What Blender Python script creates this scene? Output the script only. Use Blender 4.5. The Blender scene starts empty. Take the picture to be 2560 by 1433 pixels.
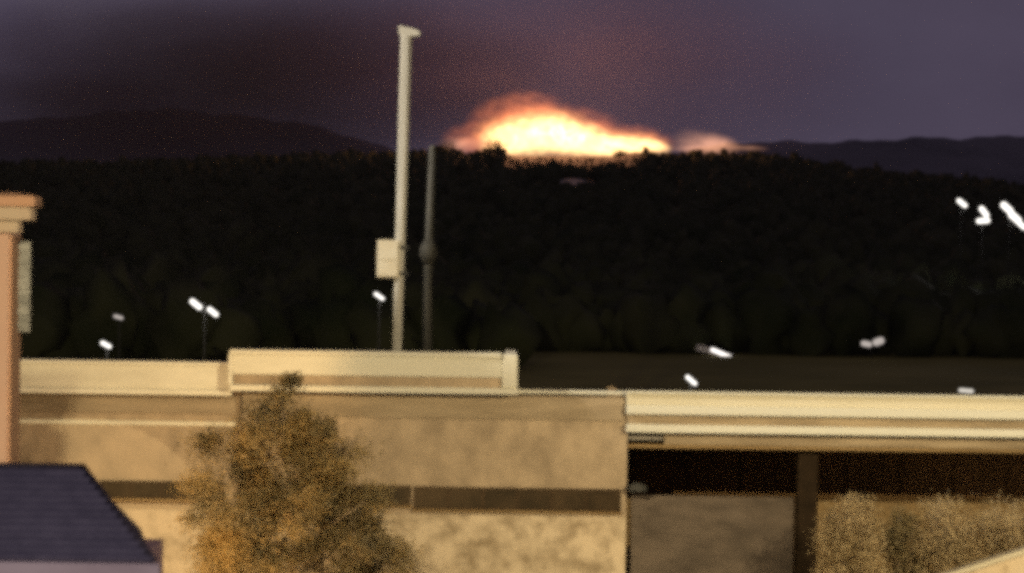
import bpy, bmesh, math, random
import numpy as np
from mathutils import Matrix, Vector

random.seed(7)
rng = np.random.default_rng(11)
R = math.radians
scene = bpy.context.scene
C = scene.collection

# ------------------------------------------------------------------ camera
CAM_Z = 11.5
FPX = 5600.0                       # focal length in pixels of the 2560 wide frame
PITCH = math.atan(66.5 / FPX)      # looking slightly down
ROLL = R(0.8)
cam_d = bpy.data.cameras.new('camera')
cam = bpy.data.objects.new('camera', cam_d)
C.objects.link(cam)
cam_d.sensor_width = 36.0
cam_d.lens = 36.0 * FPX / 2560.0
cam_d.clip_start = 0.5
cam_d.clip_end = 40000.0
cam_d.dof.use_dof = True
cam_d.dof.focus_distance = 150.0
cam_d.dof.aperture_fstop = 0.9
cam.matrix_world = (Matrix.Translation((0, 0, CAM_Z))
                    @ Matrix.Rotation(math.pi / 2 - PITCH, 4, 'X')
                    @ Matrix.Rotation(ROLL, 4, 'Z'))
scene.camera = cam

# ------------------------------------------------------------------ world: dusk sky
SUN_EL, SUN_ROT = R(-3.0), R(160)
world = bpy.data.worlds.new('World')
scene.world = world
world.use_nodes = True
nt = world.node_tree
nt.nodes.clear()
w_out = nt.nodes.new('ShaderNodeOutputWorld')
w_bg = nt.nodes.new('ShaderNodeBackground')
w_sky = nt.nodes.new('ShaderNodeTexSky')
w_sky.sky_type = 'NISHITA'
w_sky.sun_disc = False
w_sky.sun_elevation = SUN_EL
w_sky.sun_rotation = SUN_ROT
w_sky.altitude = 100
w_sky.dust_density = 4.0
w_tc = nt.nodes.new('ShaderNodeTexCoord')
w_map = nt.nodes.new('ShaderNodeMapping')
w_map.inputs['Scale'].default_value = (5.0, 5.0, 9.0)
w_map.inputs['Location'].default_value = (2.1, 0.4, 0.3)
w_noise = nt.nodes.new('ShaderNodeTexNoise')
w_noise.inputs['Scale'].default_value = 1.5
w_noise.inputs['Detail'].default_value = 5
w_noise.inputs['Roughness'].default_value = 0.55
w_ramp = nt.nodes.new('ShaderNodeValToRGB')          # thin evening cloud, violet
w_ramp.color_ramp.elements[0].position = 0.3
w_ramp.color_ramp.elements[0].color = (0.066, 0.053, 0.086, 1)
w_ramp.color_ramp.elements[1].position = 0.7
w_ramp.color_ramp.elements[1].color = (0.088, 0.071, 0.112, 1)
w_mix = nt.nodes.new('ShaderNodeMixRGB')
w_mix.inputs[0].default_value = 0.9
w_str = nt.nodes.new('ShaderNodeMixRGB')
w_str.blend_type = 'MULTIPLY'
w_str.inputs[0].default_value = 1.0
w_str.inputs[2].default_value = (0.10, 0.10, 0.10, 1)
nt.links.new(w_tc.outputs['Generated'], w_map.inputs['Vector'])
nt.links.new(w_map.outputs['Vector'], w_noise.inputs['Vector'])
nt.links.new(w_noise.outputs['Fac'], w_ramp.inputs['Fac'])
nt.links.new(w_sky.outputs['Color'], w_str.inputs[1])
nt.links.new(w_str.outputs['Color'], w_mix.inputs[1])
nt.links.new(w_ramp.outputs['Color'], w_mix.inputs[2])
nt.links.new(w_mix.outputs['Color'], w_bg.inputs['Color'])
w_bg.inputs['Strength'].default_value = 1.0
nt.links.new(w_bg.outputs['Background'], w_out.inputs['Surface'])

# last trace of dusk light
sun_d = bpy.data.lights.new('sun', 'SUN')
sun_d.energy = 0.012
sun_d.angle = R(15)
sun_d.color = (0.8, 0.75, 1.0)
sun = bpy.data.objects.new('sun', sun_d)
sun.rotation_euler = (R(55), 0, R(20))
C.objects.link(sun)

# ------------------------------------------------------------------ exposure / sampling
scene.view_settings.view_transform = 'Standard'
scene.view_settings.look = 'None'
scene.view_settings.exposure = 0.0
scene.view_settings.gamma = 1.0
scene.view_settings.use_curve_mapping = False
cy = scene.cycles
cy.use_denoising = False
cy.use_adaptive_sampling = False
cy.filter_width = 5.2
cy.max_bounces = 5
cy.diffuse_bounces = 3
cy.glossy_bounces = 2
cy.transmission_bounces = 2
cy.volume_bounces = 0
cy.transparent_max_bounces = 8
cy.sample_clamp_indirect = 1.0
cy.sample_clamp_direct = 1.5
cy.caustics_reflective = False
cy.caustics_refractive = False


# ------------------------------------------------------------------ helpers
def at(px, py, D):
    """world point on the plane Y = D seen at photo position (px, py)"""
    dx, dy = px - 1280.0, py - 716.5
    c, s = math.cos(ROLL), math.sin(ROLL)
    u = (dx * c + dy * s) / FPX
    v = (-dx * s + dy * c) / FPX
    ca, sa = math.cos(PITCH), math.sin(PITCH)
    d = Vector((u, ca - v * sa, -sa - v * ca))
    t = D / d.y
    return Vector((d.x * t, D, CAM_Z + d.z * t))


def X(px, D, py=1000):
    return at(px, py, D).x


def Z(py, D, px=1280):
    return at(px, py, D).z


def new_mat(name):
    m = bpy.data.materials.new(name)
    m.use_nodes = True
    return m


def paint(name, col, col2=None, scale=3.0, rough=0.8, bump=0.0, stretch=(1, 1, 1), spread=(0.35, 0.65), metallic=0.0, bscale=None):
    """painted / plastered surface with uneven tone and fine relief, in object space"""
    m = new_mat(name)
    n = m.node_tree
    b = n.nodes['Principled BSDF']
    b.inputs['Roughness'].default_value = rough
    b.inputs['Metallic'].default_value = metallic
    tc = n.nodes.new('ShaderNodeTexCoord')
    mp = n.nodes.new('ShaderNodeMapping')
    mp.inputs['Scale'].default_value = stretch
    n.links.new(tc.outputs['Object'], mp.inputs['Vector'])
    no = n.nodes.new('ShaderNodeTexNoise')
    no.inputs['Scale'].default_value = scale
    no.inputs['Detail'].default_value = 7
    no.inputs['Roughness'].default_value = 0.62
    n.links.new(mp.outputs['Vector'], no.inputs['Vector'])
    rp = n.nodes.new('ShaderNodeValToRGB')
    rp.color_ramp.elements[0].position = spread[0]
    rp.color_ramp.elements[1].position = spread[1]
    rp.color_ramp.elements[0].color = (*col, 1)
    rp.color_ramp.elements[1].color = (*(col2 or col), 1)
    n.links.new(no.outputs['Fac'], rp.inputs['Fac'])
    n.links.new(rp.outputs['Color'], b.inputs['Base Color'])
    if bump:
        nb = n.nodes.new('ShaderNodeTexNoise')
        nb.inputs['Scale'].default_value = bscale or scale * 8
        nb.inputs['Detail'].default_value = 4
        n.links.new(mp.outputs['Vector'], nb.inputs['Vector'])
        bp = n.nodes.new('ShaderNodeBump')
        bp.inputs['Strength'].default_value = bump
        bp.inputs['Distance'].default_value = 0.02
        n.links.new(nb.outputs['Fac'], bp.inputs['Height'])
        n.links.new(bp.outputs['Normal'], b.inputs['Normal'])
    return m


def glow(name, col, strength):
    m = new_mat(name)
    n = m.node_tree
    n.nodes.clear()
    o = n.nodes.new('ShaderNodeOutputMaterial')
    e = n.nodes.new('ShaderNodeEmission')
    e.inputs['Color'].default_value = (*col, 1)
    e.inputs['Strength'].default_value = strength
    n.links.new(e.outputs[0], o.inputs['Surface'])
    return m


def leafmat(name, a, b_, scale=1.2, trans=0.3):
    m = new_mat(name)
    n = m.node_tree
    b = n.nodes['Principled BSDF']
    b.inputs['Roughness'].default_value = 0.65
    out = n.nodes['Material Output']
    tc = n.nodes.new('ShaderNodeTexCoord')
    no = n.nodes.new('ShaderNodeTexNoise')
    no.inputs['Scale'].default_value = scale
    no.inputs['Detail'].default_value = 6
    n.links.new(tc.outputs['Object'], no.inputs['Vector'])
    rp = n.nodes.new('ShaderNodeValToRGB')
    rp.color_ramp.elements[0].position = 0.35
    rp.color_ramp.elements[1].position = 0.68
    rp.color_ramp.elements[0].color = (*a, 1)
    rp.color_ramp.elements[1].color = (*b_, 1)
    n.links.new(no.outputs['Fac'], rp.inputs['Fac'])
    n.links.new(rp.outputs['Color'], b.inputs['Base Color'])
    t = n.nodes.new('ShaderNodeBsdfTranslucent')
    n.links.new(rp.outputs['Color'], t.inputs['Color'])
    mx = n.nodes.new('ShaderNodeMixShader')
    mx.inputs[0].default_value = trans
    n.links.new(b.outputs[0], mx.inputs[1])
    n.links.new(t.outputs[0], mx.inputs[2])
    n.links.new(mx.outputs[0], out.inputs['Surface'])
    return m


def obj(name, me, mat=None, parent=None):
    o = bpy.data.objects.new(name, me)
    C.objects.link(o)
    if mat:
        me.materials.append(mat)
    if parent:
        o.parent = parent
        o.matrix_parent_inverse = parent.matrix_basis.inverted()
    return o


def tag(o, label=None, cat=None, group=None, kind=None):
    if label:
        o['label'] = label
    if cat:
        o['category'] = cat
    if group:
        o['group'] = group
    if kind:
        o['kind'] = kind
    return o


def thing(name, label, cat, loc=(0, 0, 0), group=None):
    o = bpy.data.objects.new(name, None)
    C.objects.link(o)
    o.location = loc
    o.empty_display_size = 0.2
    return tag(o, label, cat, group)


def bm_mesh(bm, name='mesh', smooth=False):
    me = bpy.data.meshes.new(name)
    bm.normal_update()
    bm.to_mesh(me)
    bm.free()
    if smooth:
        for p in me.polygons:
            p.use_smooth = True
    return me


def box_bm(bm, x0, x1, y0, y1, z0, z1):
    vs = [bm.verts.new(p) for p in ((x0, y0, z0), (x1, y0, z0), (x1, y1, z0), (x0, y1, z0),
                                    (x0, y0, z1), (x1, y0, z1), (x1, y1, z1), (x0, y1, z1))]
    for f in ((3, 2, 1, 0), (4, 5, 6, 7), (0, 1, 5, 4), (1, 2, 6, 5), (2, 3, 7, 6), (3, 0, 4, 7)):
        bm.faces.new([vs[i] for i in f])


def box(name, mat, parent, x0, x1, y0, y1, z0, z1, bev=0.0):
    bm = bmesh.new()
    box_bm(bm, min(x0, x1), max(x0, x1), min(y0, y1), max(y0, y1), min(z0, z1), max(z0, z1))
    if bev:
        bmesh.ops.bevel(bm, geom=bm.edges[:], offset=bev, segments=2, affect='EDGES', profile=0.5)
    return obj(name, bm_mesh(bm, name), mat, parent)


def tube_bm(bm, pts, rads, seg=12, caps=True):
    """a round bar through pts with a radius at each"""
    rings = []
    for i, p in enumerate(pts):
        p = Vector(p)
        if i == 0:
            d = Vector(pts[1]) - p
        elif i == len(pts) - 1:
            d = p - Vector(pts[i - 1])
        else:
            d = Vector(pts[i + 1]) - Vector(pts[i - 1])
        d.normalize()
        a = d.cross(Vector((0, 1, 0)) if abs(d.y) < 0.9 else Vector((1, 0, 0))).normalized()
        b = d.cross(a)
        rings.append([bm.verts.new(p + (a * math.cos(t) + b * math.sin(t)) * rads[i])
                      for t in [2 * math.pi * k / seg for k in range(seg)]])
    for q in range(len(rings) - 1):
        for k in range(seg):
            bm.faces.new((rings[q][k], rings[q][(k + 1) % seg], rings[q + 1][(k + 1) % seg], rings[q + 1][k]))
    if caps:
        bm.faces.new(rings[0][::-1])
        bm.faces.new(rings[-1])


def tube(name, mat, parent, pts, rads, seg=12):
    bm = bmesh.new()
    tube_bm(bm, pts, rads, seg)
    bmesh.ops.recalc_face_normals(bm, faces=bm.faces[:])
    return obj(name, bm_mesh(bm, name, True), mat, parent)


def np_mesh(name, verts, faces):
    """verts (n,3), faces (m,k) all the same size"""
    me = bpy.data.meshes.new(name)
    k = faces.shape[1]
    me.vertices.add(len(verts))
    me.vertices.foreach_set('co', verts.astype(np.float32).ravel())
    me.loops.add(faces.size)
    me.loops.foreach_set('vertex_index', faces.astype(np.int32).ravel())
    me.polygons.add(len(faces))
    me.polygons.foreach_set('loop_start', np.arange(0, faces.size, k, dtype=np.int32))
    me.polygons.foreach_set('loop_total', np.full(len(faces), k, dtype=np.int32))
    me.update()
    me.validate()
    return me


def leaves_mesh(name, centres, size, up=0.3):
    """one small pointed leaf (a bent quad) at each centre"""
    n = len(centres)
    d = rng.normal(size=(n, 3))
    d[:, 2] += up
    d /= np.linalg.norm(d, axis=1)[:, None]
    e = np.cross(d, rng.normal(size=(n, 3)))
    e /= np.linalg.norm(e, axis=1)[:, None]
    nn = np.cross(d, e)
    s = (size * rng.uniform(0.65, 1.4, n))[:, None]
    v = np.stack([centres - d * s * .5, centres + e * s * .3 + nn * s * .08,
                  centres + d * s * .5, centres - e * s * .3 + nn * s * .08], 1).reshape(-1, 3)
    return np_mesh(name, v, np.arange(n * 4).reshape(n, 4))


def ico(sub):
    bm = bmesh.new()
    bmesh.ops.create_icosphere(bm, subdivisions=sub, radius=1.0)
    bm.verts.ensure_lookup_table()
    v = np.array([p.co[:] for p in bm.verts])
    f = np.array([[q.index for q in p.verts] for p in bm.faces])
    bm.free()
    return v, f


# ------------------------------------------------------------------ materials
M = {}
M['cream'] = paint('cream_paint', (0.60, 0.56, 0.44), (0.76, 0.72, 0.58), 1.1, 0.75, 0.15, (0.5, 1, 1.6))
M['trim'] = paint('pale_trim', (0.68, 0.64, 0.51), (0.80, 0.76, 0.62), 2.0, 0.7, 0.1, (0.4, 1, 2))
M['tan'] = paint('tan_render', (0.165, 0.122, 0.080), (0.32, 0.242, 0.162), 1.3, 0.9, 0.3, (1, 1, 0.8), (0.34, 0.66))
M['tan_dark'] = paint('dark_tan_render', (0.13, 0.096, 0.06), (0.245, 0.188, 0.125), 1.4, 0.9, 0.25, (0.35, 1, 2.5))  # darker copy of the tan; holds the shade under the left parapet
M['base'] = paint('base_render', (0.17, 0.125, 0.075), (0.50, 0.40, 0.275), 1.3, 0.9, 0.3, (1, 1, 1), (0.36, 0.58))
M['roofing'] = paint('roof_felt', (0.10, 0.09, 0.08), (0.16, 0.14, 0.12), 1.5, 0.95, 0.2)
M['frame'] = paint('brown_frame', (0.010, 0.006, 0.003), (0.018, 0.011, 0.006), 3, 0.8)
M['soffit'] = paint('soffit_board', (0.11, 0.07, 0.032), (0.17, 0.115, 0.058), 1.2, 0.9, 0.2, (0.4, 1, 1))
M['glass'] = paint('dark_glass', (0.007, 0.0045, 0.002), (0.016, 0.010, 0.005), 1.0, 0.7)
def matt(m):
    m.node_tree.nodes['Principled BSDF'].inputs['Specular IOR Level'].default_value = 0.05
    return m


M['door'] = paint('door_slats', (0.026, 0.020, 0.016), (0.052, 0.040, 0.032), 1.3, 0.7, 0.15, (0.6, 1, 1.5))
M['post'] = paint('dark_post', (0.007, 0.0045, 0.0025), (0.013, 0.008, 0.0045), 3, 0.9)
M['galv'] = paint('galvanised_steel', (0.15, 0.142, 0.13), (0.21, 0.20, 0.185), 2.2, 0.55, 0.1, (1, 1, 0.4))
M['dull_steel'] = paint('dull_steel', (0.003, 0.0028, 0.0026), (0.006, 0.0056, 0.005), 2.0, 0.7, 0.1, (1, 1, 0.4))
M['cabinet'] = paint('cabinet_paint', (0.26, 0.225, 0.165), (0.40, 0.37, 0.31), 1.5, 0.5, 0.05)
M['peach'] = paint('peach_render', (0.46, 0.285, 0.215), (0.54, 0.35, 0.265), 1.2, 0.9, 0.25)
M['peach_trim'] = paint('pale_cornice', (0.44, 0.33, 0.24), (0.52, 0.41, 0.30), 1.6, 0.85, 0.15)
M['brown'] = paint('brown_roof_and_shade', (0.085, 0.04, 0.022), (0.13, 0.065, 0.035), 2.2, 0.8, 0.1)  # roof edge brown; also darkens the shaded return of the wall
M['panel'] = paint('grey_panel', (0.012, 0.0117, 0.0114), (0.026, 0.0253, 0.0247), 2.0, 0.6, 0.1, (1, 1, 2))
M['navy'] = paint('slate_blue_tile', (0.125, 0.118, 0.160), (0.19, 0.178, 0.225), 3.0, 0.6, 0.3)
M['fascia'] = paint('mauve_fascia', (0.52, 0.43, 0.42), (0.66, 0.56, 0.54), 2.0, 0.8, 0.15, (0.4, 1, 1))
M['ridgecap'] = paint('dark_ridge', (0.03, 0.025, 0.03), (0.05, 0.04, 0.045), 3.0, 0.8, 0.2)
M['bark'] = paint('bark', (0.06, 0.04, 0.025), (0.12, 0.085, 0.05), 4, 0.95, 0.5, (1, 1, 0.3))
M['leaf'] = leafmat('tree_leaf', (0.035, 0.027, 0.011), (0.25, 0.175, 0.068), 0.9, 0.3)
M['hedge'] = leafmat('hedge_leaf', (0.24, 0.18, 0.095), (0.46, 0.355, 0.21), 0.9, 0.45)
M['shrub'] = leafmat('shrub_leaf', (0.055, 0.042, 0.018), (0.13, 0.095, 0.04), 1.3)
M['forest'] = paint('forest_leaf', (0.016, 0.022, 0.010), (0.060, 0.062, 0.030), 0.06, 0.9)
M['hill'] = paint('hill_ground', (0.016, 0.014, 0.011), (0.03, 0.026, 0.02), 0.02, 0.95)
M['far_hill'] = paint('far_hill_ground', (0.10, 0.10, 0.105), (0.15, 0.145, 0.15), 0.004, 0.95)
M['grass'] = paint('field_grass', (0.15, 0.135, 0.035), (0.24, 0.21, 0.06), 0.06, 0.95, 0.2, (1, 1, 1), bscale=3)
M['earth'] = paint('bare_earth', (0.30, 0.25, 0.20), (0.42, 0.36, 0.29), 0.2, 0.95)
M['concrete'] = paint('pale_concrete', (0.42, 0.39, 0.36), (0.58, 0.55, 0.52), 0.8, 0.9, 0.2)
M['lamp_body'] = paint('lamp_housing', (0.012, 0.012, 0.012), (0.02, 0.02, 0.02), 3, 0.9)
for k_ in ('glass', 'frame', 'soffit', 'post', 'dull_steel', 'door', 'panel', 'forest', 'hill', 'grass', 'far_hill'):
    matt(M[k_])
M['lamp_on'] = glow('lit_lens', (1.0, 0.95, 0.88), 30.0)
M['lamp_mid'] = glow('lit_lens_soft', (1.0, 0.92, 0.80), 0.75)
M['lamp_dim'] = glow('lit_lens_dim', (1.0, 0.88, 0.80), 0.50)

# ------------------------------------------------------------------ ground
g = bmesh.new()
vs = [g.verts.new(p) for p in ((-9000, -400, 0), (9000, -400, 0), (9000, 14000, 0), (-9000, 14000, 0))]
g.faces.new(vs)
tag(obj('ground', bm_mesh(g, 'ground'), M['grass']), 'dark flat field beyond the building', kind='structure')


g = bmesh.new()  # unseen pale paving added to bounce light into the canopy recess
vs = [g.verts.new(p) for p in ((-60, 8, .004), (60, 8, .004), (60, 74, .004), (-60, 74, .004))]
g.faces.new(vs)
tag(obj('yard', bm_mesh(g, 'yard'), M['concrete']), 'unseen pale paved yard added in front of the building for bounce light', kind='structure')


def prof(tab):
    xs = np.array([a for a, b in tab], float)
    ys = np.array([b for a, b in tab], float)
    return lambda x: np.interp(x, xs, ys)


def terrain(name, mat, ridge, near_y, ridge_d, back_d, drop, p0, p1, step, rows, rough, kind_label):
    """a hill as a height field: rises from near_y to its crest at ridge_d, then falls away behind"""
    pxs = np.arange(p0, p1 + 1, step, float)
    ds = np.concatenate([np.linspace(near_y, ridge_d, rows), np.linspace(ridge_d, back_d, 8)[1:]])
    V = []
    for j, d in enumerate(ds):
        for px in pxs:
            p = at(px, float(ridge(px)), ridge_d)
            h = p.z - (drop(px) if callable(drop) else drop)
            if d <= ridge_d:
                t = (d - near_y) / (ridge_d - near_y)
                z = h * (0.3 * t + 0.7 * t * t)
            else:
                t = (d - ridge_d) / (back_d - ridge_d)
                z = h * (1 - 0.75 * t)
            w = 0 if (j == 0 or abs(d - ridge_d) < 1) else rough
            z += w * (math.sin(px * 0.021 + d * 0.013) + math.sin(px * 0.0093 - d * 0.021 + 1.3)) * min(1, t * 4) * min(1, (1 - t) * 4)
            V.append((p.x * d / ridge_d, d, z - 0.3))
    V = np.array(V)
    nx, ny = len(pxs), len(ds)
    i = np.arange(nx - 1)[None, :] + nx * np.arange(ny - 1)[:, None]
    F = np.stack([i, i + 1, i + nx + 1, i + nx], -1).reshape(-1, 4)
    me = np_mesh(name, V, F)
    for q in me.polygons:
        q.use_smooth = True
    o = obj(name, me, mat)
    tag(o, kind_label, kind='structure')
    return V.reshape(ny, nx, 3), pxs, ds


ridge_near = prof([(-900, 420), (0, 398), (300, 392), (600, 384), (800, 376), (900, 372), (950, 376), (1040, 374), (1085, 366), (1130, 364),
                   (1165, 371), (1195, 372), (1222, 366), (1235, 362), (1250, 368), (1272, 384), (1300, 386), (1540, 387), (1560, 382), (1598, 375),
                   (1670, 374), (1900, 378), (1980, 386), (2120, 408), (2300, 425), (2560, 455), (3400, 500)])
ridge_far = prof([(-2500, 330), (-300, 312), (0, 300), (200, 286), (420, 274), (600, 284), (750, 308), (880, 345), (1000, 380), (1300, 420),
                  (1650, 385), (1750, 372), (1880, 357), (2000, 351), (2200, 351), (2400, 346), (2560, 333), (2800, 325), (5000, 340)])
RID = 1500.0


def near_edge(px):
    return 232.0 if px < 1270 else 280.0


hill_drop = prof([(1225, 6.0), (1268, 0.6), (1590, 0.6), (1640, 6.0)])
hv, hpx, hds = terrain('hillside', M['hill'], ridge_near, 285.0, RID, 2600.0, hill_drop, -620, 3180, 10, 60, 1.6, 'dark wooded hillside below the fire')
far_wob = lambda x: ridge_far(x) + 4 * math.sin(x * .013) + 3 * math.sin(x * .037 + 1) + 2 * math.sin(x * .081 + 2)
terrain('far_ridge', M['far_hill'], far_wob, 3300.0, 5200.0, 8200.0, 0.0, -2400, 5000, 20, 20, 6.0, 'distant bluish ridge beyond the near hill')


def hill_z(x, d):
    """height of the hillside at plan position (x, d)"""
    px = 1280 + x / d * FPX
    if d <= 285:
        return 0.0
    j = min(max(int(np.searchsorted(hds, d)) - 1, 0), len(hds) - 2)
    tj = (d - hds[j]) / (hds[j + 1] - hds[j])
    fi = (px - hpx[0]) / (hpx[1] - hpx[0])
    i = int(min(max(fi, 0), len(hpx) - 2))
    ti = min(max(fi - i, 0), 1)
    a = hv[j, i, 2] * (1 - ti) + hv[j, i + 1, 2] * ti
    b = hv[j + 1, i, 2] * (1 - ti) + hv[j + 1, i + 1, 2] * ti
    return a * (1 - tj) + b * tj


# forest: one mass of crowns on the slope
def build_forest():
    bv, bf = ico(2)
    pts = []
    tries = 0
    while len(pts) < 9000 and tries < 60000:
        tries += 1
        d = math.sqrt(random.uniform(225.0 ** 2, 1490.0 ** 2))
        if random.random() < 0.12:
            d = random.uniform(1380, 1496)
        if random.random() < 0.10:
            d = random.uniform(232, 420)
        px = random.uniform(-260, 2820)
        if d < near_edge(px):
            continue
        if px < 1270 and d < 285 and random.random() < 0.4:
            continue
        x = (px - 1280) / FPX * d
        fire_gap = 1255 < px < 1605 and d > 1290
        if fire_gap and d > 1462:
            continue
        if 1395 < px < 1490 and abs(d - 1180) < 40:
            continue
        s = random.uniform(2.4, 4.2) * (0.8 if d > 1400 else 1.0)
        if fire_gap:
            s *= 0.5 if d < 1340 else 0.28
        pts.append((x, d, hill_z(x, d), s, s * random.uniform(0.9, 1.5)))
    P = np.array(pts)
    n, k = len(P), len(bv)
    v = np.repeat(bv[None], n, 0)
    v = v * rng.uniform(0.45, 1.3, size=(n, k, 1))
    v[:, :, 0] *= P[:, 3, None]
    v[:, :, 1] *= P[:, 3, None]
    v[:, :, 2] *= P[:, 4, None]
    v[:, :, 0] += P[:, 0, None]
    v[:, :, 1] += P[:, 1, None]
    v[:, :, 2] += (P[:, 2] + P[:, 4] * 0.8)[:, None]
    F = (bf[None] + (np.arange(n) * k)[:, None, None]).reshape(-1, 3)
    o = obj('forest', np_mesh('forest', v.reshape(-1, 3), F), M['forest'])
    tag(o, 'dark forest covering the whole hillside below the fire', 'forest', kind='stuff')


build_forest()

# faint bare clearing on the slope beneath the fire
def patch(name, mat, px, d, rx, ry, label):
    bm = bmesh.new()
    x0 = (px - 1280) / FPX * d
    ring = []
    cen = bm.verts.new((x0, d, hill_z(x0, d) + 1.2))
    for k in range(22):
        a = 2 * math.pi * k / 22
        r = random.uniform(0.75, 1.1)
        xx, dd = x0 + rx * r * math.cos(a), d + ry * r * math.sin(a)
        ring.append(bm.verts.new((xx, dd, hill_z(xx, dd) + 1.2)))
    for k in range(22):
        bm.faces.new((cen, ring[k], ring[(k + 1) % 22]))
    tag(obj(name, bm_mesh(bm, name), mat), label, kind='structure')


patch('bare_clearing', M['earth'], 1440, 1180, 11, 30, 'pale bare clearing on the slope under the fire')


# ------------------------------------------------------------------ trees and shrubs
def crown_points(env, n_clumps, per, spread, z0, z1, depth=1.0, hollow=0.5):
    """env(z) -> (x_left, x_right) ; y is filled as a rough ellipse"""
    out = []
    wmax = max(env(z0 + (z1 - z0) * q / 20)[1] - env(z0 + (z1 - z0) * q / 20)[0] for q in range(21))
    for _ in range(n_clumps):
        while True:
            z = random.uniform(z0, z1)
            a, b = env(z)
            if random.random() < (max(b - a, 0.0) / wmax) ** 1.3 + .05:
                break
        t = random.uniform(0, 2 * math.pi)
        r = random.uniform(hollow, 1.0) ** 0.7
        w = (b - a) * .5
        c = np.array([(a + b) * .5 + w * r * math.cos(t), w * depth * r * math.sin(t), z])
        s = spread * random.uniform(0.6, 1.3) * min(1.0, .6 + max(b - a, 0.0) / wmax)
        m = int(per * random.uniform(0.4, 1.5) * min(1.0, .25 + 1.5 * max(b - a, 0.0) / wmax))
        out.append(c + rng.normal(size=(m, 3)) * np.array([s, s, s * 0.8]))
    return np.concatenate(out)


def leafy(name, label, cat, base, env, z0, z1, n_clumps, per, spread, leaf, mat, stems, depth=1.0, group=None, part='crown', hollow=0.45):
    t = thing(name, label, cat, base, group)
    pts = crown_points(env, n_clumps, per, spread, z0, z1, depth, hollow)
    pts[:, 2] = np.maximum(pts[:, 2], 0.08)
    me = leaves_mesh(part, pts, leaf)
    o = obj(part, me, mat)
    o.parent = t
    for nm, path, rad in stems:
        s = tube(nm, M['bark'], None, path, rad, 8)
        s.parent = t
    return t


def tree_in_yard():
    D = 58.0
    base = Vector((X(745, D, 1400), D, 0))
    # silhouette of the crown: photo row -> left and right edge
    tab = [(908, 640, 735), (945, 625, 760), (985, 600, 795), (1030, 555, 845), (1065, 560, 845), (1100, 500, 905), (1150, 510, 905), (1180, 465, 955), (1230, 470, 960),
           (1300, 455, 1015), (1350, 480, 1010), (1400, 475, 1060), (1500, 500, 1050), (1560, 560, 1000), (1600, 650, 880)]
    zs, ls, rs = [], [], []
    for py, l, r in tab:
        zs.append(Z(py, D, 745))
        ls.append(X(l, D, py) - base.x)
        rs.append(X(r, D, py) - base.x)
    o = np.argsort(zs)
    zs, ls, rs = np.array(zs)[o], np.array(ls)[o], np.array(rs)[o]
    env = lambda z: (float(np.interp(z, zs, ls)) + .12, float(np.interp(z, zs, rs)) - .12)
    top = zs[-1]
    stems = [('trunk', [(0, 0, -0.1), (0.06, 0, 1.2), (-0.05, 0.05, 2.8), (-0.2, 0, 4.6), (-0.4, 0, 6.6), (-0.45, 0, top - .3)],
              [.24, .19, .16, .12, .07, .015])]
    for k in range(11):
        z = 1.6 + k * 0.52
        a = k * 2.4
        l, r = env(min(z + 1.0, top))
        w = (r - l) * .42
        stems.append(('limb', [(-0.05 * z, 0, z), (math.cos(a) * w * .5, math.sin(a) * w * .5, z + .45), (math.cos(a) * w, math.sin(a) * w, z + 1.1)],
                      [.07, .045, .012]))
    leafy('yard_tree', 'tall conical leafy tree with orange lit left side in front of the wall', 'tree', base, env, float(zs[0]), float(top) - .1,
          150, 620, 0.24, 0.085, M['leaf'], stems, 0.9, hollow=0.2)


def shrub(px0, px1, ptop, D, label, mat, n=60, per=120, leaf=.11, group=None, name='shrub', bumpy=0.25):
    zt = Z(ptop, D, (px0 + px1) / 2)
    xa, xb = X(px0, D, 1350), X(px1, D, 1350)
    w = (xb - xa) / 2
    base = Vector(((xa + xb) / 2, D, 0))

    def env(z):
        t = z / zt
        k = math.sqrt(max(0.02, 1 - max(0, (t - .5) / .5) ** 2.2)) * (0.8 + 0.2 * min(1, t * 3))
        return (-w * k + .1, w * k - .1)
    stems = []
    for q in range(5):
        a = q * 1.3
        stems.append(('stem', [(0.05 * q, 0, -0.05), (math.cos(a) * w * .3, math.sin(a) * .3, zt * .45), (math.cos(a) * w * .6, math.sin(a) * .5, zt * .85)],
                      [.05, .035, .012]))
    return leafy(name, label, 'shrub', base, env, 0.3, zt - .12, n, per, 0.22, leaf, mat, stems, min(1.0, 0.9 / max(w, .1)), group, 'foliage')


# ------------------------------------------------------------------ the main building
B = thing('commercial_building', 'long cream rendered flat roofed building with stepped parapets', 'building', (X(1000, 72), 72, 0))
YB = 70.0


def bx(name, mat, px0, px1, py0, py1, y0, y1, parent=None, bev=0.0, pxm=None, z0=None):
    """part of the building: photo extents on its front plane, real depth y0..y1"""
    xm = pxm if pxm is not None else (px0 + px1) / 2
    pym = (py0 + py1) / 2
    return box(name, mat, parent or B, X(px0, y0, pym), X(px1, y0, pym), y0, y1, Z(py1, y0, xm) if z0 is None else z0, Z(py0, y0, xm), bev)


RZ = Z(989, YB, 1280) - 1.25
# walls (cores)
wl = bx('wall', M['tan'], -320, 596, 975, 1900, YB + .45, YB + .8, pxm=310, z0=0)
wm = bx('wall', M['tan'], 600, 1563, 986, 1900, YB + .25, YB + .8, pxm=1000, z0=0)
# flat roofs behind the parapets
box('roof', M['roofing'], B, X(-300, YB), X(1560, YB), YB + .8, YB + 13.9, RZ - .12, RZ)
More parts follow.
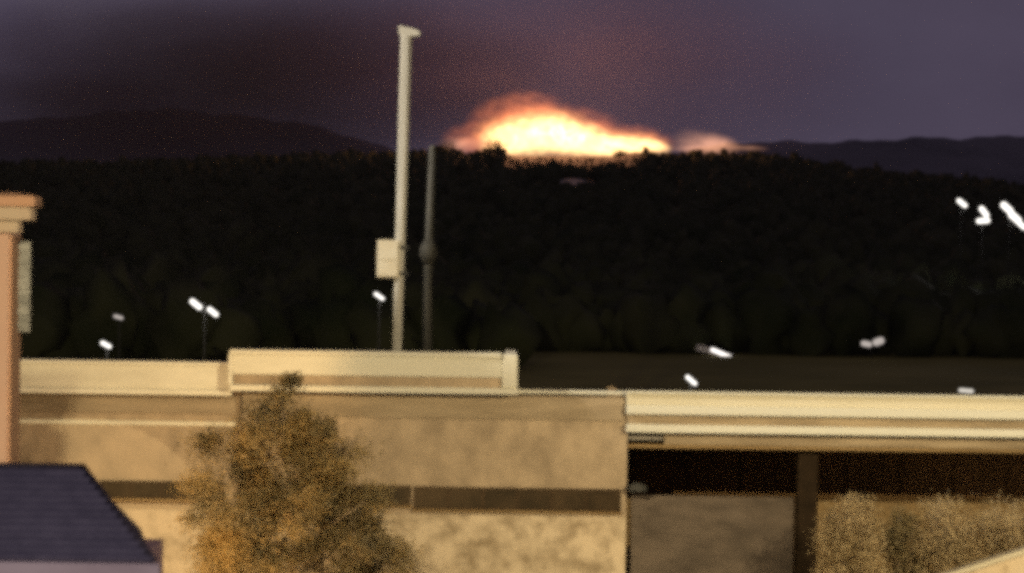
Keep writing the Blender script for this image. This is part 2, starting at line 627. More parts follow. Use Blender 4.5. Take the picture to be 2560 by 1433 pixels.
# left parapet: panels with joints, coping and lower string course
bx('parapet_panel', M['cream'], -320, 574, 913, 972, YB, YB + .34, pxm=310, bev=.012)
bx('coping', M['trim'], -322, 578, 903, 912, YB - .06, YB + .42, pxm=310, bev=.02)
bx('string_course', M['trim'], -322, 578, 973, 986, YB - .10, YB + .44, pxm=310, bev=.02)
bx('dark_band', M['tan_dark'], -318, 590, 987, 1032, YB + .36, YB + .45, pxm=310, bev=.01)  # darker strip: shade under the string course put into the colour
bx('moulding', M['cream'], -318, 590, 1052, 1062, YB + .37, YB + .45, pxm=310, bev=.015)
# middle, higher parapet
bx('parapet_panel', M['cream'], 582, 1254, 891, 940, YB - .30, YB + .05, pxm=930, bev=.012)
bx('parapet_recess', M['tan'], 584, 1254, 941, 966, YB - .22, YB + .05, pxm=930, bev=.01)
bx('end_pier', M['trim'], 1255, 1294, 882, 966, YB - .34, YB + .3, pxm=930, bev=.06)
bx('coping', M['trim'], 573, 1254, 879, 890, YB - .36, YB + .12, pxm=930, bev=.03)
bx('string_course', M['trim'], 573, 1296, 967, 982, YB - .40, YB + .24, pxm=930, bev=.025)
bx('end_pier', M['trim'], 570, 581, 890, 966, YB - .33, YB + .3, pxm=930, bev=.03)
bx('parapet_return', M['cream'], 1262, 1290, 890, 972, YB + .31, YB + 6, pxm=930)
# coping of the plain wall between parapet and canopy
bx('coping', M['trim'], 1297, 1566, 978, 985, YB + .14, YB + .6, pxm=1430, bev=.015)
bx('dark_band', M['tan_dark'], 606, 1560, 988, 1045, YB + .17, YB + .25, pxm=1000, bev=.01)

# strip windows in the lower wall
def strip_window(pa, pb, py0, py1, n):
    y = YB + .25
    xm = (pa + pb) / 2
    w = bx('window', M['frame'], pa, pb, py0, py1, y - .05, y + .02, pxm=1000)
    st = (pb - pa) / n
    for k in range(n):
        q = bx('pane', M['glass'], pa + k * st + 4, pa + (k + 1) * st - 4, py0 + 5, py1 - 5, y - .065, y - .052, parent=w, pxm=1000)
    s = bx('sill', M['soffit'], pa - 4, pb + 4, py1 + 1, py1 + 6, y - .12, y - .001, parent=w, pxm=1000, bev=.012)


strip_window(1035, 1552, 1216, 1272, 6)
strip_window(250, 560, 1212, 1256, 4)
strip_window(604, 1028, 1214, 1264, 5)
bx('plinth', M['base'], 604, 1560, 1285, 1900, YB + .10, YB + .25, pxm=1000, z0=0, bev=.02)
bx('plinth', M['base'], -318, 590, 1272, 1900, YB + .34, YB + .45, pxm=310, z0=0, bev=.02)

# right hand canopy block
PM = 2060
F0 = YB + .05
M['fascia_cream'] = paint('fascia_paint', (0.38, 0.34, 0.25), (0.50, 0.45, 0.34), 1.2, 0.8, 0.15, (0.4, 1, 1.6))
bx('fascia_panel', M['fascia_cream'], 1566, 2900, 992, 1019, F0, YB + .5, pxm=PM, bev=.015)
box('roof', M['roofing'], B, X(1570, YB), X(2900, YB), YB + .5, YB + 12, RZ - .12, RZ)
bx('coping', M['trim'], 1564, 2900, 985, 991, F0 - .05, YB + .3, pxm=PM, bev=.015)
bx('string_course', M['trim'], 1566, 2900, 1020, 1043, F0 - .12, YB + 2, pxm=PM, bev=.03)
bx('fascia_recess', M['tan_dark'], 1568, 2900, 1044, 1067, F0 + .10, YB + 2, pxm=PM, bev=.01)
bx('string_course', M['trim'], 1566, 2900, 1068, 1088, F0 - .08, YB + 2, pxm=PM, bev=.03)
bx('lintel', M['tan_dark'], 1660, 2900, 1089, 1117, F0 + .35, YB + 2, pxm=PM, bev=.02)
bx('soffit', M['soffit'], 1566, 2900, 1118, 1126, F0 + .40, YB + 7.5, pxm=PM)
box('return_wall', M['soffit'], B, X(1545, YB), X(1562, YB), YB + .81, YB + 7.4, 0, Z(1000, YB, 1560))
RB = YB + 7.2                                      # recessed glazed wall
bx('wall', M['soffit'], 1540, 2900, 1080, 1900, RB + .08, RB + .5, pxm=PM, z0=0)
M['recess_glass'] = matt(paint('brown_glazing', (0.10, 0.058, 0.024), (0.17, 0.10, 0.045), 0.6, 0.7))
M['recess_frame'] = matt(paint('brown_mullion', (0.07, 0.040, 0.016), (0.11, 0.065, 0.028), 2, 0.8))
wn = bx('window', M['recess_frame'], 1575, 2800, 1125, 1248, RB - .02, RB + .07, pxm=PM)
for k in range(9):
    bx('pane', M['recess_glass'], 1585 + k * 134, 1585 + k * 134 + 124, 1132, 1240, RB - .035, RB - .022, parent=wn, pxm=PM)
# roller door bay
dr = bx('roller_door', M['frame'], 1572, 1985, 1240, 1900, YB + .92, YB + 1.10, pxm=1780, z0=0)
zt, zb = Z(1243, YB + .6, 1780), 0.1
ns = 12
for k in range(ns):
    za = zb + (zt - zb) * k / ns
    o = box('slat', M['door'], dr, X(1576, YB + .86, 1350), X(1982, YB + .86, 1350), YB + .86, YB + .915, za + .001, za + (zt - zb) / ns - .001, .003)
bx('column', M['post'], 1990, 2040, 1118, 1900, YB + 1.0, YB + 1.45, pxm=2015, z0=0, bev=.03)
# pale round hood fixed on the wall corner
bm = bmesh.new()
c = at(1592, 1224, YB + .1)
bmesh.ops.create_uvsphere(bm, u_segments=16, v_segments=10, radius=1.0)
bmesh.ops.scale(bm, vec=(.34, .22, .22), verts=bm.verts[:])
for v in bm.verts:
    if v.co.z < -.05:
        v.co.z = -.05
bmesh.ops.translate(bm, vec=c, verts=bm.verts[:])
obj('wall_hood', bm_mesh(bm, 'wall_hood', True), M['panel'], B)

# low ramp wall in the corner at the right edge
RW = thing('ramp_wall', 'low warm lit ramp wall with sloping top at the right edge', 'wall', (X(2500, 62), 62, 0))
bm = bmesh.new()
D = 62.0
pl = [(X(2330, D, 1433), Z(1462, D, 2330)), (X(2700, D, 1300), Z(1340, D, 2700))]
prof_ = [(pl[0][0], 0), (pl[1][0], 0), (pl[1][0], pl[1][1]), (pl[0][0], pl[0][1])]
f = [bm.verts.new((x, D, z)) for x, z in prof_]
b = [bm.verts.new((x, D + .3, z)) for x, z in prof_]
bm.faces.new(f)
bm.faces.new(b[::-1])
for k in range(4):
    bm.faces.new((f[k], b[k], b[(k + 1) % 4], f[(k + 1) % 4]))
bmesh.ops.recalc_face_normals(bm, faces=bm.faces[:])
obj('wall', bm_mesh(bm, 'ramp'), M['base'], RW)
dv = Vector((pl[1][0] - pl[0][0], 0, pl[1][1] - pl[0][1])).normalized()
up = Vector((-dv.z, 0, dv.x))
bm = bmesh.new()
a0, a1 = Vector((pl[0][0] - .1, D - .06, pl[0][1])), Vector((pl[1][0], D - .06, pl[1][1]))
q = [bm.verts.new(p) for p in (a0 + up * .004, a1 + up * .004, a1 + up * .13, a0 + up * .13)]
q2 = [bm.verts.new(v.co + Vector((0, .42, 0))) for v in q]
bm.faces.new(q)
bm.faces.new(q2[::-1])
for k in range(4):
    bm.faces.new((q[k], q2[k], q2[(k + 1) % 4], q[(k + 1) % 4]))
bmesh.ops.recalc_face_normals(bm, faces=bm.faces[:])
obj('coping', bm_mesh(bm, 'ramp_coping'), M['fascia_cream'], RW)

# ------------------------------------------------------------------ masts on the roof
def mast():
    D = YB + 1.3
    zb = RZ
    foot = Vector((X(988, D, 960), D, zb))
    t = thing('steel_mast', 'bright pale steel mast with short arm at top and cabinet, on parapet roof', 'mast', foot)
    top = at(1016, 82, D)
    tube('shaft', M['galv'], t, [foot, foot.lerp(top, .5), top], [.135, .16, .185], 16)
    box('base_plate', M['galv'], t, foot.x - .3, foot.x + .3, D - .3, D + .3, zb, zb + .04, .008)
    # head: short lamp arm pointing right with a sloping top
    bm = bmesh.new()
    pr = [(-.24, .22), (-.24, -.06), (.20, -.12), (.44, -.10), (.45, .03), (.30, .10)]
    f = [bm.verts.new(top + Vector((x, -.21, z))) for x, z in pr]
    b = [bm.verts.new(top + Vector((x, .21, z))) for x, z in pr]
    bm.faces.new(f)
    bm.faces.new(b[::-1])
    n = len(pr)
    for k in range(n):
        bm.faces.new((f[k], b[k], b[(k + 1) % n], f[(k + 1) % n]))
    bmesh.ops.recalc_face_normals(bm, faces=bm.faces[:])
    bmesh.ops.bevel(bm, geom=bm.edges[:], offset=.02, segments=2, affect='EDGES')
    obj('head', bm_mesh(bm, 'head'), M['galv'], t)
    # cabinet clamped on the left of the shaft
    y0 = D - .22
    cab = bx('cabinet', M['cabinet'], 942, 998, 600, 694, y0, D + .3, parent=t, bev=.04)
    bx('cabinet_door', M['cabinet'], 947, 993, 606, 650, y0 - .02, y0 - .001, parent=cab, bev=.006)
    bx('cabinet_door', M['cabinet'], 947, 993, 653, 688, y0 - .02, y0 - .001, parent=cab, bev=.006)
    for py in (615, 680):
        bx('bracket', M['dull_steel'], 990, 1022, py, py + 8, y0 + .02, D + .25, parent=t)


def dim_pole():  # solid stand-in for the faint ghost image beside the mast
    D = YB + 3.2
    zb = RZ
    foot = Vector((X(1066, D, 960), D, zb))
    t = thing('ghost_pole', 'dim grey stand-in with bulging collar for the ghost double right of the bright mast', 'pole', foot)
    top = at(1082, 374, D)
    col = at(1072, 628, D)
    tube('shaft', M['dull_steel'], t, [foot, foot.lerp(col, .5), col, top], [.17, .16, .15, .12], 14)
    tube('collar', M['dull_steel'], t, [col + Vector((0, 0, -.42)), col + Vector((0, 0, -.12)), col + Vector((0, 0, .12)), col + Vector((0, 0, .40))],
         [.18, .31, .29, .15], 14)
    box('base_plate', M['dull_steel'], t, foot.x - .28, foot.x + .28, D - .28, D + .28, zb, zb + .04, .008)
    tube('finial', M['dull_steel'], t, [top, top + Vector((0, 0, .15))], [.15, .05], 12)


mast()
dim_pole()

# ------------------------------------------------------------------ peach building at the left edge
D = 50.0
PB = thing('corner_building', 'peach rendered building corner with pale cornice at the left edge', 'building', (X(-200, D), D + 2, 0))
xc = X(20, D, 850)
box('wall', M['peach'], PB, xc - 6, xc, D, D + 1.1, 0, Z(580, D, 20))
box('shaded_side', M['brown'], PB, xc + .002, xc + .05, D + .08, D + 1.08, 0, Z(590, D, 20), .01)  # brown face paints the shade on the return of the wall
box('cornice', M['peach_trim'], PB, xc - 6, X(46, D - .1, 560), D - .14, D + .35, Z(581, D, 20), Z(551, D, 20), .03)
box('cornice', M['peach_trim'], PB, xc - 6, X(76, D - .25, 540), D - .28, D + .38, Z(550.5, D, 20), Z(517, D, 20), .05)
box('roof_edge', M['brown'], PB, xc - 6, X(88, D - .35, 500), D - .36, D + .40, Z(516.5, D, 20), Z(490, D, 20), .04)
bm = bmesh.new()
xr, zr = X(88, D - .35, 500), Z(490, D, 20) + .003
v = [bm.verts.new(p) for p in ((xc - 6, D - .3, zr), (xr - .04, D - .3, zr), (xr - .04, D + .36, zr), (xc - 6, D + .36, zr), (xc - 6, D + .05, zr + .08), (xr - .5, D + .05, zr + .08))]
for q in ((0, 1, 5, 4), (1, 2, 5), (2, 3, 4, 5), (3, 0, 4)):
    bm.faces.new([v[i] for i in q])
obj('roof', bm_mesh(bm, 'roof'), M['brown'], PB)
pn = box('upright_panel', M['panel'], PB, X(42, D + .8, 715), X(76, D + .8, 715), D + .8, D + .92, Z(832, D + .8, 60), Z(602, D + .8, 60), .03)
for k in range(7):
    za = Z(820, D + .8, 60) + k * .29
    box('louvre', M['panel'], pn, X(45, D + .79, 715), X(73, D + .79, 715), D + .765, D + .797, za, za + .2, .01)
for py in (640, 790):
    box('bracket', M['brown'], PB, xc + .05, X(46, D + .85, 715), D + .83, D + .89, Z(py + 8, D, 40), Z(py, D, 40))

# ------------------------------------------------------------------ hipped roof at lower left
def hip_house():
    e1 = at(384, 1404, 34.0)
    r1 = at(207, 1172, 36.4)
    e0 = Vector((e1.x - 7.5, 34.0, e1.z))
    r0 = Vector((e0.x - .5, 36.4, r1.z))
    b1 = Vector((X(352, 38.4, 1330), 38.4, e1.z))
    t = thing('tiled_house', 'low house with slate blue hipped tile roof at lower left corner', 'house', (e1.x - 3.5, 36, 0))
    nc = 13
    sl = (r1 - e1)
    nrm = (e0 - e1).cross(r1 - e1).normalized()
    if nrm.z < 0:
        nrm = -nrm
    for k in range(nc):
        a, b = k / nc, (k + 1) / nc + .006
        bm = bmesh.new()
        lo0, lo1 = e0.lerp(r0, a), e1.lerp(r1, a)
        hi0, hi1 = e0.lerp(r0, b), e1.lerp(r1, b)
        th = nrm * .085
        lift = nrm * .080
        q = [bm.verts.new(p) for p in (lo0 + lift, lo1 + lift, hi1 + nrm * .002, hi0 + nrm * .002)]
        p_ = [bm.verts.new(p) for p in (lo0 + lift - th, lo1 + lift - th, hi1 - nrm * .03, hi0 - nrm * .03)]
        bm.faces.new(q)
        bm.faces.new(p_[::-1])
        for i in range(4):
            bm.faces.new((q[i], p_[i], p_[(i + 1) % 4], q[(i + 1) % 4]))
        bmesh.ops.recalc_face_normals(bm, faces=bm.faces[:])
        obj('tile_course', bm_mesh(bm, 'course'), M['navy'], t)
    # body of the roof below the courses
    bm = bmesh.new()
    dn = Vector((0, 0, -.04))
    b0 = Vector((e0.x, 38.4, e1.z))
    v = [bm.verts.new(p + dn) for p in (e0, e1, b1, b0, r0, r1)]
    for q in ((0, 1, 5, 4), (1, 2, 5), (2, 3, 4, 5), (3, 0, 4), (3, 2, 1, 0)):
        bm.faces.new([v[i] for i in q])
    bmesh.ops.recalc_face_normals(bm, faces=bm.faces[:])
    obj('roof', bm_mesh(bm, 'hip_roof'), M['ridgecap'], t)
    up = Vector((0, 0, .03))
    tube('hip_cap', M['ridgecap'], t, [e1 + up, e1.lerp(r1, .5) + up, r1 + up], [.055, .055, .06], 8)
    tube('ridge_cap', M['ridgecap'], t, [r0 + up, r1 + up], [.055, .055], 8)
    box('fascia', M['fascia'], t, e0.x, X(398, 33.9, 1420), 33.86, 33.97, e1.z - .34, e1.z - .02, .015)
    box('wall', M['peach'], t, e0.x, e1.x - .35, 34.35, 37.2, 0, e1.z - .06)


hip_house()

# ------------------------------------------------------------------ planting
tree_in_yard()
shrub(2045, 2215, 1243, 67, 'pale bushy shrub right beside the dark canopy column', M['hedge'], 120, 140, .09)
shrub(2200, 2320, 1266, 67.6, 'dark gapped shrub second along from the canopy column', M['shrub'], 60, 120, .09)
shrub(2290, 2450, 1252, 67.2, 'tan shrub third along from the canopy column', M['hedge'], 120, 140, .09)
shrub(2420, 2620, 1240, 67, 'large tan shrub above the ramp wall at right edge', M['hedge'], 140, 140, .09)

# ------------------------------------------------------------------ lamps beyond the building
def streak_head(t, c, length, width, ang, lens, both=False):
    """lamp head turned to the camera side, its long tilted shape imitating a shaken light streak"""
    h = bpy.data.objects.new('head', None)
    bm = bmesh.new()
    box_bm(bm, -length * .3, length * .3, .04, .26, -width * .3, width * .3)
    bmesh.ops.bevel(bm, geom=bm.edges[:], offset=.03, segments=2, affect='EDGES')
    rot = Matrix.Rotation(-ang, 4, 'Y')
    bm.transform(Matrix.Translation(c) @ rot)
    hd = obj('head', bm_mesh(bm, 'head'), M['lamp_body'], t)
    bpy.data.objects.remove(h)
    bm = bmesh.new()
    # capsule shaped lens, drawn out like the smeared light
    n = 10
    pts = []
    r = width / 2
    for k in range(n + 1):
        a = -math.pi / 2 + math.pi * k / n
        pts.append((length / 2 - r + r * math.cos(a), r * math.sin(a)))
    for k in range(n + 1):
        a = math.pi / 2 + math.pi * k / n
        pts.append((-length / 2 + r + r * math.cos(a), r * math.sin(a)))
    f = [bm.verts.new((x, -.05, z)) for x, z in pts]
    b = [bm.verts.new((x, .0, z)) for x, z in pts]
    bm.faces.new(f)
    if both:
        bm.faces.new(b[::-1])
    for k in range(len(pts)):
        bm.faces.new((f[k], b[k], b[(k + 1) % len(pts)], f[(k + 1) % len(pts)]))
    bmesh.ops.recalc_face_normals(bm, faces=bm.faces[:])
    bm.transform(Matrix.Translation(c) @ rot)
    obj('lens', bm_mesh(bm, 'lens'), lens, hd)


def lamp(px, py, D, heads, label, lens, base_z=0.0, group=None, name='floodlight_pole', both=False):
    c0 = at(px, py, D)
    t = thing(name, label, 'lamp', (c0.x, D + .4, base_z), group)
    zt = max(at(px, h[1] + py, D).z for h in heads) + .3
    tube('post', M['lamp_body'], t, [(c0.x, D + .4, base_z - .1), (c0.x, D + .4, zt - .25)], [.08, .05], 10)
    m = D / FPX
    for dx, dy, ln, wd, ang in heads:
        c = at(px + dx, py + dy, D)
        tube('arm', M['lamp_body'], t, [(c0.x, D + .4, c.z), (c.x, D + .12, c.z)], [.05, .04], 8)
        streak_head(t, c, ln * m * (.82 if D < 300 else .66), wd * m * (.62 if D < 300 else .5), R(ang), lens, both)
    return t


lamp(510, 770, 150, [(-20, -9, 44, 21, -38), (22, 10, 40, 19, -38)], 'twin bright floodlights side by side above the left parapet', M['lamp_on'])
lamp(265, 862, 140, [(0, 0, 36, 16, -28)], 'single bright lamp just above the left parapet', M['lamp_on'])
lamp(296, 793, 170, [(0, 0, 30, 14, -15)], 'dim pinkish lamp higher up left of the twin floodlights', M['lamp_dim'])
lamp(948, 741, 150, [(0, 0, 36, 14, -34)], 'small bright lamp left of the mast below its cabinet', M['lamp_on'])
lamp(1728, 951, 112, [(0, 0, 42, 16, -40)], 'bright lamp just above the canopy block right of centre', M['lamp_on'])
lamp(2415, 977, 120, [(0, 0, 46, 16, -4)], 'dim warm lamp peeking over the right end of the canopy block', M['lamp_mid'])
lamp(2405, 508, 330, [(0, 0, 46, 22, -38)], 'leftmost single floodlight of the bright cluster at upper right', M['lamp_on'], hill_z(66, 330))
lamp(2458, 540, 330, [(2, -10, 50, 26, -52), (0, 12, 52, 26, 5)], 'middle double floodlight of the bright cluster at upper right', M['lamp_on'], hill_z(69, 330))
lamp(2525, 530, 330, [(-8, -10, 56, 32, -42), (12, 14, 60, 34, -42), (30, 34, 40, 24, -40)], 'rightmost and largest floodlight of the cluster at the right edge', M['lamp_on'], hill_z(73, 330))
lamp(2180, 856, 272, [(-14, 4, 34, 22, -10), (16, -2, 36, 28, 20)], 'dim twin globe lamp at the forest edge on the right', M['lamp_dim'])

# lit bend of a pale drive with its own lamp
def drive():
    D = 280.0
    pts = [(1735, 866), (1765, 874), (1800, 887), (1845, 899), (1900, 907), (1985, 915)]
    bm = bmesh.new()
    top, bot, topb = [], [], []
    for px, py in pts:
        p = at(px, py, D)
        h = .8
        bot.append(bm.verts.new((p.x, D, p.z - h / 2)))
        top.append(bm.verts.new((p.x, D + .2, p.z + h / 2)))
        topb.append(bm.verts.new((p.x, D + 3, p.z + h / 2 + .1)))
    for k in range(len(pts) - 1):
        bm.faces.new((bot[k], bot[k + 1], top[k + 1], top[k]))
        bm.faces.new((top[k], top[k + 1], topb[k + 1], topb[k]))
    tag(obj('drive_bank', bm_mesh(bm, 'drive_bank'), M['concrete']), 'pale curved bank of a drive at the field edge', kind='structure')


drive()
M['lamp_drive'] = glow('lit_lens_drive', (1.0, 0.93, 0.88), 5.0)
lamp(1806, 885, 277, [(0, 0, 78, 16, -22)], 'soft elongated lamp lighting the curved drive at the field edge', M['lamp_drive'], both=True)

# ------------------------------------------------------------------ street lamps out of frame that light the yard; one more added for the tiled roof
def yard_lamp(pos, power, col, target, label, size=.5, spread=160):
    pos = Vector(pos)
    t = thing('yard_floodlight', label, 'lamp', (pos.x, pos.y, 0))
    tube('post', M['lamp_body'], t, [(pos.x, pos.y, -.1), (pos.x, pos.y, pos.z + .5)], [.14, .08], 10)
    d = (Vector(target) - pos).normalized()
    mast_top = pos.copy()
    pos = pos + d * .6
    tube('arm', M['lamp_body'], t, [mast_top, pos - d * .1], [.05, .05], 8)
    rot = d.to_track_quat('-Z', 'Y').to_matrix().to_4x4()
    bm = bmesh.new()
    box_bm(bm, -.35, .35, -.25, .25, .05, .25)
    bm.transform(Matrix.Translation(pos) @ rot)
    obj('head', bm_mesh(bm, 'head'), M['lamp_body'], t)
    l = bpy.data.lights.new('flood_beam', 'AREA')
    l.shape = 'RECTANGLE'
    l.size, l.size_y = size, size * .7
    l.energy = power
    l.color = col
    l.spread = R(spread)
    o = bpy.data.objects.new('flood_beam', l)
    C.objects.link(o)
    o.matrix_world = Matrix.Translation(pos) @ rot
    o.parent = t
    o.matrix_parent_inverse = t.matrix_basis.inverted()


WARM = (1.0, 0.82, 0.47)
yard_lamp((-16.2, 66, 19.5), 15000, (1.0, 0.92, 0.74), (-3, 71.5, 20), 'tall yard floodlight left of the view', spread=80)
yard_lamp((-7.7, 30, 18), 8400, WARM, (-8, 70, 6.5), 'floodlight in front of the tiled house left of the view', spread=62)
yard_lamp((19, 46, 14), 8700, WARM, (6, 70, 6), 'tall yard floodlight right of the view')
yard_lamp((-9.6, 53.5, 3.0), 1300, (1.0, 0.62, 0.26), (-6.4, 59, 4.0), 'low orange yard lamp below the view')
yard_lamp((5.0, 10, 14.5), 120, (1.0, 0.86, 0.86), (-8, 36, 7), 'pale lamp added beside the viewpoint to brighten the tiled roof', spread=40)  # unseen lamp added to lift the dark tiled roof

# ------------------------------------------------------------------ the fire behind the ridge
def vol_mat(name, col, strength, power, nscale, ncut):
    """flames: light given off by hot gas, thinning out towards the edge of each tongue"""
    m = new_mat(name)
    n = m.node_tree
    n.nodes.clear()
    out = n.nodes.new('ShaderNodeOutputMaterial')
    em = n.nodes.new('ShaderNodeEmission')
    em.inputs['Color'].default_value = (*col, 1)
    tc = n.nodes.new('ShaderNodeTexCoord')
    ln = n.nodes.new('ShaderNodeVectorMath')
    ln.operation = 'LENGTH'
    n.links.new(tc.outputs['Object'], ln.inputs[0])
    sub = n.nodes.new('ShaderNodeMath')
    sub.operation = 'SUBTRACT'
    sub.use_clamp = True
    sub.inputs[0].default_value = 1.0
    n.links.new(ln.outputs['Value'], sub.inputs[1])
    pw = n.nodes.new('ShaderNodeMath')
    pw.operation = 'POWER'
    pw.inputs[1].default_value = power
    n.links.new(sub.outputs[0], pw.inputs[0])
    no = n.nodes.new('ShaderNodeTexNoise')
    no.inputs['Scale'].default_value = nscale
    no.inputs['Detail'].default_value = 3
    n.links.new(tc.outputs['Object'], no.inputs['Vector'])
    mr = n.nodes.new('ShaderNodeMapRange')
    mr.inputs['From Min'].default_value = ncut
    mr.inputs['From Max'].default_value = 0.65
    mr.inputs['To Min'].default_value = 0.15
    mr.inputs['To Max'].default_value = 1.0
    n.links.new(no.outputs['Fac'], mr.inputs['Value'])
    mu = n.nodes.new('ShaderNodeMath')
    mu.operation = 'MULTIPLY'
    n.links.new(pw.outputs[0], mu.inputs[0])
    n.links.new(mr.outputs['Result'], mu.inputs[1])
    ms = n.nodes.new('ShaderNodeMath')
    ms.operation = 'MULTIPLY'
    ms.inputs[1].default_value = strength
    n.links.new(mu.outputs[0], ms.inputs[0])
    n.links.new(ms.outputs[0], em.inputs['Strength'])
    n.links.new(em.outputs[0], out.inputs['Volume'])
    return m


FD = 1524.0
fv, ff = ico(3)


def lobe(name, mat, parent, px, py, rx, ry, depth, tilt=0.0, D=FD):
    m = D / FPX
    me = np_mesh(name, fv, ff)
    o = bpy.data.objects.new(name, me)
    me.materials.append(mat)
    C.objects.link(o)
    c = at(px, py, D)
    o.matrix_world = Matrix.Translation(c) @ Matrix.Rotation(R(tilt), 4, 'Y') @ Matrix.Diagonal((rx * m, depth, ry * m, 1))
    if parent:
        o.parent = parent
        o.matrix_parent_inverse = parent.matrix_basis.inverted()
    return o


c = at(1400, 392, FD)
FIRE = thing('wildfire', 'blazing white and orange wildfire burning along the hilltop', 'fire', c)
hot = vol_mat('flame_core', (1.0, 0.62, 0.25), 0.24, 1.0, 3.4, 0.42)
mid = vol_mat('flame_mid', (1.0, 0.42, 0.12), 0.085, 1.1, 3.0, 0.40)
cool = vol_mat('flame_fringe', (1.0, 0.25, 0.08), 0.036, 1.2, 2.8, 0.40)
wisp = vol_mat('flame_wisp', (1.0, 0.46, 0.26), 0.045, 1.2, 1.8, 0.30)
for a in ((1256, 354, 66, 54, 18, 0), (1320, 342, 95, 64, 22, 0), (1388, 334, 76, 62, 18, 6), (1445, 350, 115, 56, 22, 12), (1525, 366, 110, 36, 20, 8), (1595, 362, 86, 26, 16, 8), (1640, 364, 44, 18, 12, 14)):
    lobe('flame', hot, FIRE, *a)
for a in ((1255, 346, 84, 66, 24, 0), (1345, 328, 110, 70, 28, 4), (1410, 332, 110, 66, 28, 14), (1510, 356, 140, 46, 26, 12), (1610, 358, 84, 34, 20, 10)):
    lobe('flame', mid, FIRE, *a)
for a in ((1260, 305, 105, 74, 40, -8), (1345, 278, 110, 54, 40, 14), (1195, 348, 100, 50, 30, 0), (1480, 318, 130, 50, 34, 18), (1610, 345, 90, 34, 30, 12)):
    lobe('flame', cool, FIRE, *a)
for a in ((1760, 360, 95, 40, 18, 8), (1800, 362, 60, 30, 18, 10), (1740, 372, 80, 12, 18, 0), (1870, 370, 60, 9, 10, 2), (1150, 362, 70, 26, 18, -6)):
    lobe('flame', wisp, FIRE, *a)
for (px_, py_, pw_) in ((1290, 330, 1.0), (1400, 320, 1.3), (1540, 350, .7)):
    l = bpy.data.lights.new('fire_light', 'POINT')
    l.energy = 3.0e5 * pw_
    l.color = (1.0, 0.42, 0.20)
    l.shadow_soft_size = 16
    o = bpy.data.objects.new('fire_light', l)
    C.objects.link(o)
    o.location = at(px_, py_ - 22, FD - 20)
    o.parent = FIRE
    o.matrix_parent_inverse = FIRE.matrix_basis.inverted()

# trees standing out against the fire on the crest
def ridge_tree(px, ptop, w, label):
    d = 1490.0
    p = at(px, ptop, d)
    m = d / FPX
    zb = min(hill_z(p.x, d), p.z - 3.0)
    t = thing('ridge_tree', label, 'tree', (p.x, d, zb))
    hgt = p.z - zb
    pts = []
    for _ in range(16):
        cz = random.uniform(.35, .92) * hgt
        ww = w * m * .5 * (1.1 - abs(cz / hgt - .55))
        cc = np.array([random.uniform(-ww, ww), random.uniform(-ww, ww), cz])
        pts.append(cc + rng.normal(size=(45, 3)) * ww * .32)
    o = obj('crown', leaves_mesh('crown', np.concatenate(pts), 0.9), M['forest'])
    o.parent = t
    s = tube('trunk', M['bark'], None, [(0, 0, -.5), (0, 0, hgt * .8)], [.4, .15], 8)
    s.parent = t


ridge_tree(1237, 352, 44, 'rounded dark tree on the crest at the left foot of the fire')
ridge_tree(1552, 383, 26, 'small dark tree on the crest at the right foot of the fire')
ridge_tree(1112, 358, 46, 'broad dark tree on the crest just right of the poles')


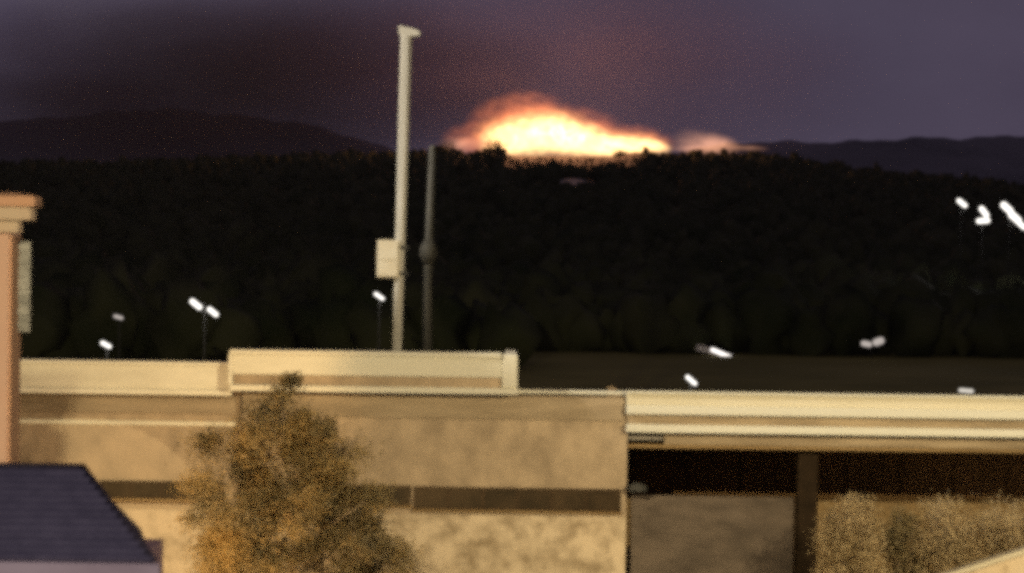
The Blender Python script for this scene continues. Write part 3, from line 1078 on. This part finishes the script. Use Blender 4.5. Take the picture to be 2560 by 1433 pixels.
# ------------------------------------------------------------------ smoke over the fire
def smoke_mat(name, dens, col, nscale, absorb):
    m = new_mat(name)
    n = m.node_tree
    n.nodes.clear()
    out = n.nodes.new('ShaderNodeOutputMaterial')
    pv = n.nodes.new('ShaderNodeVolumePrincipled')
    pv.inputs['Color'].default_value = (*col, 1)
    pv.inputs['Anisotropy'].default_value = 0.0
    tc = n.nodes.new('ShaderNodeTexCoord')
    ln = n.nodes.new('ShaderNodeVectorMath')
    ln.operation = 'LENGTH'
    n.links.new(tc.outputs['Object'], ln.inputs[0])
    mr = n.nodes.new('ShaderNodeMapRange')
    mr.inputs['From Min'].default_value = 1.0
    mr.inputs['From Max'].default_value = 0.35
    mr.inputs['To Min'].default_value = 0.0
    mr.inputs['To Max'].default_value = 1.0
    n.links.new(ln.outputs['Value'], mr.inputs['Value'])
    no = n.nodes.new('ShaderNodeTexNoise')
    no.inputs['Scale'].default_value = nscale
    no.inputs['Detail'].default_value = 3
    n.links.new(tc.outputs['Object'], no.inputs['Vector'])
    m2 = n.nodes.new('ShaderNodeMapRange')
    m2.inputs['From Min'].default_value = 0.22
    m2.inputs['From Max'].default_value = 0.75
    n.links.new(no.outputs['Fac'], m2.inputs['Value'])
    mu = n.nodes.new('ShaderNodeMath')
    mu.operation = 'MULTIPLY'
    n.links.new(mr.outputs['Result'], mu.inputs[0])
    n.links.new(m2.outputs['Result'], mu.inputs[1])
    ms = n.nodes.new('ShaderNodeMath')
    ms.operation = 'MULTIPLY'
    ms.inputs[1].default_value = dens
    n.links.new(mu.outputs[0], ms.inputs[0])
    n.links.new(ms.outputs[0], pv.inputs['Density'])
    n.links.new(pv.outputs[0], out.inputs['Volume'])
    return m


S1 = smoke_mat('lit_smoke', 0.008, (0.70, 0.60, 0.86), 2.0, .3)
S2 = smoke_mat('drift_smoke', 0.03, (0.44, 0.34, 0.34), 1.6, .5)
sm = lobe('smoke_plume', S1, None, 1440, 190, 820, 330, 150, 0, D=1690)
tag(sm, 'reddish glowing smoke rising above the hilltop fire', 'smoke', kind='stuff')
sm2 = lobe('smoke_drift', S2, None, 540, 210, 900, 280, 150, -3, D=1780)
tag(sm2, 'dark brownish smoke drifting left across the sky', 'smoke', kind='stuff')

# ------------------------------------------------------------------ haze
bm = bmesh.new()
box_bm(bm, -8000, 8000, -350, 9000, -1.5, 700)
hz = bm_mesh(bm, 'haze')
hm = new_mat('evening_haze')
n = hm.node_tree
n.nodes.clear()
out = n.nodes.new('ShaderNodeOutputMaterial')
pv = n.nodes.new('ShaderNodeVolumePrincipled')
pv.inputs['Color'].default_value = (0.85, 0.83, 0.9, 1)
pv.inputs['Density'].default_value = 0.000012
n.links.new(pv.outputs[0], out.inputs['Volume'])
o = obj('haze', hz, hm)
tag(o, 'thin even evening haze over the whole valley', 'haze', kind='stuff')
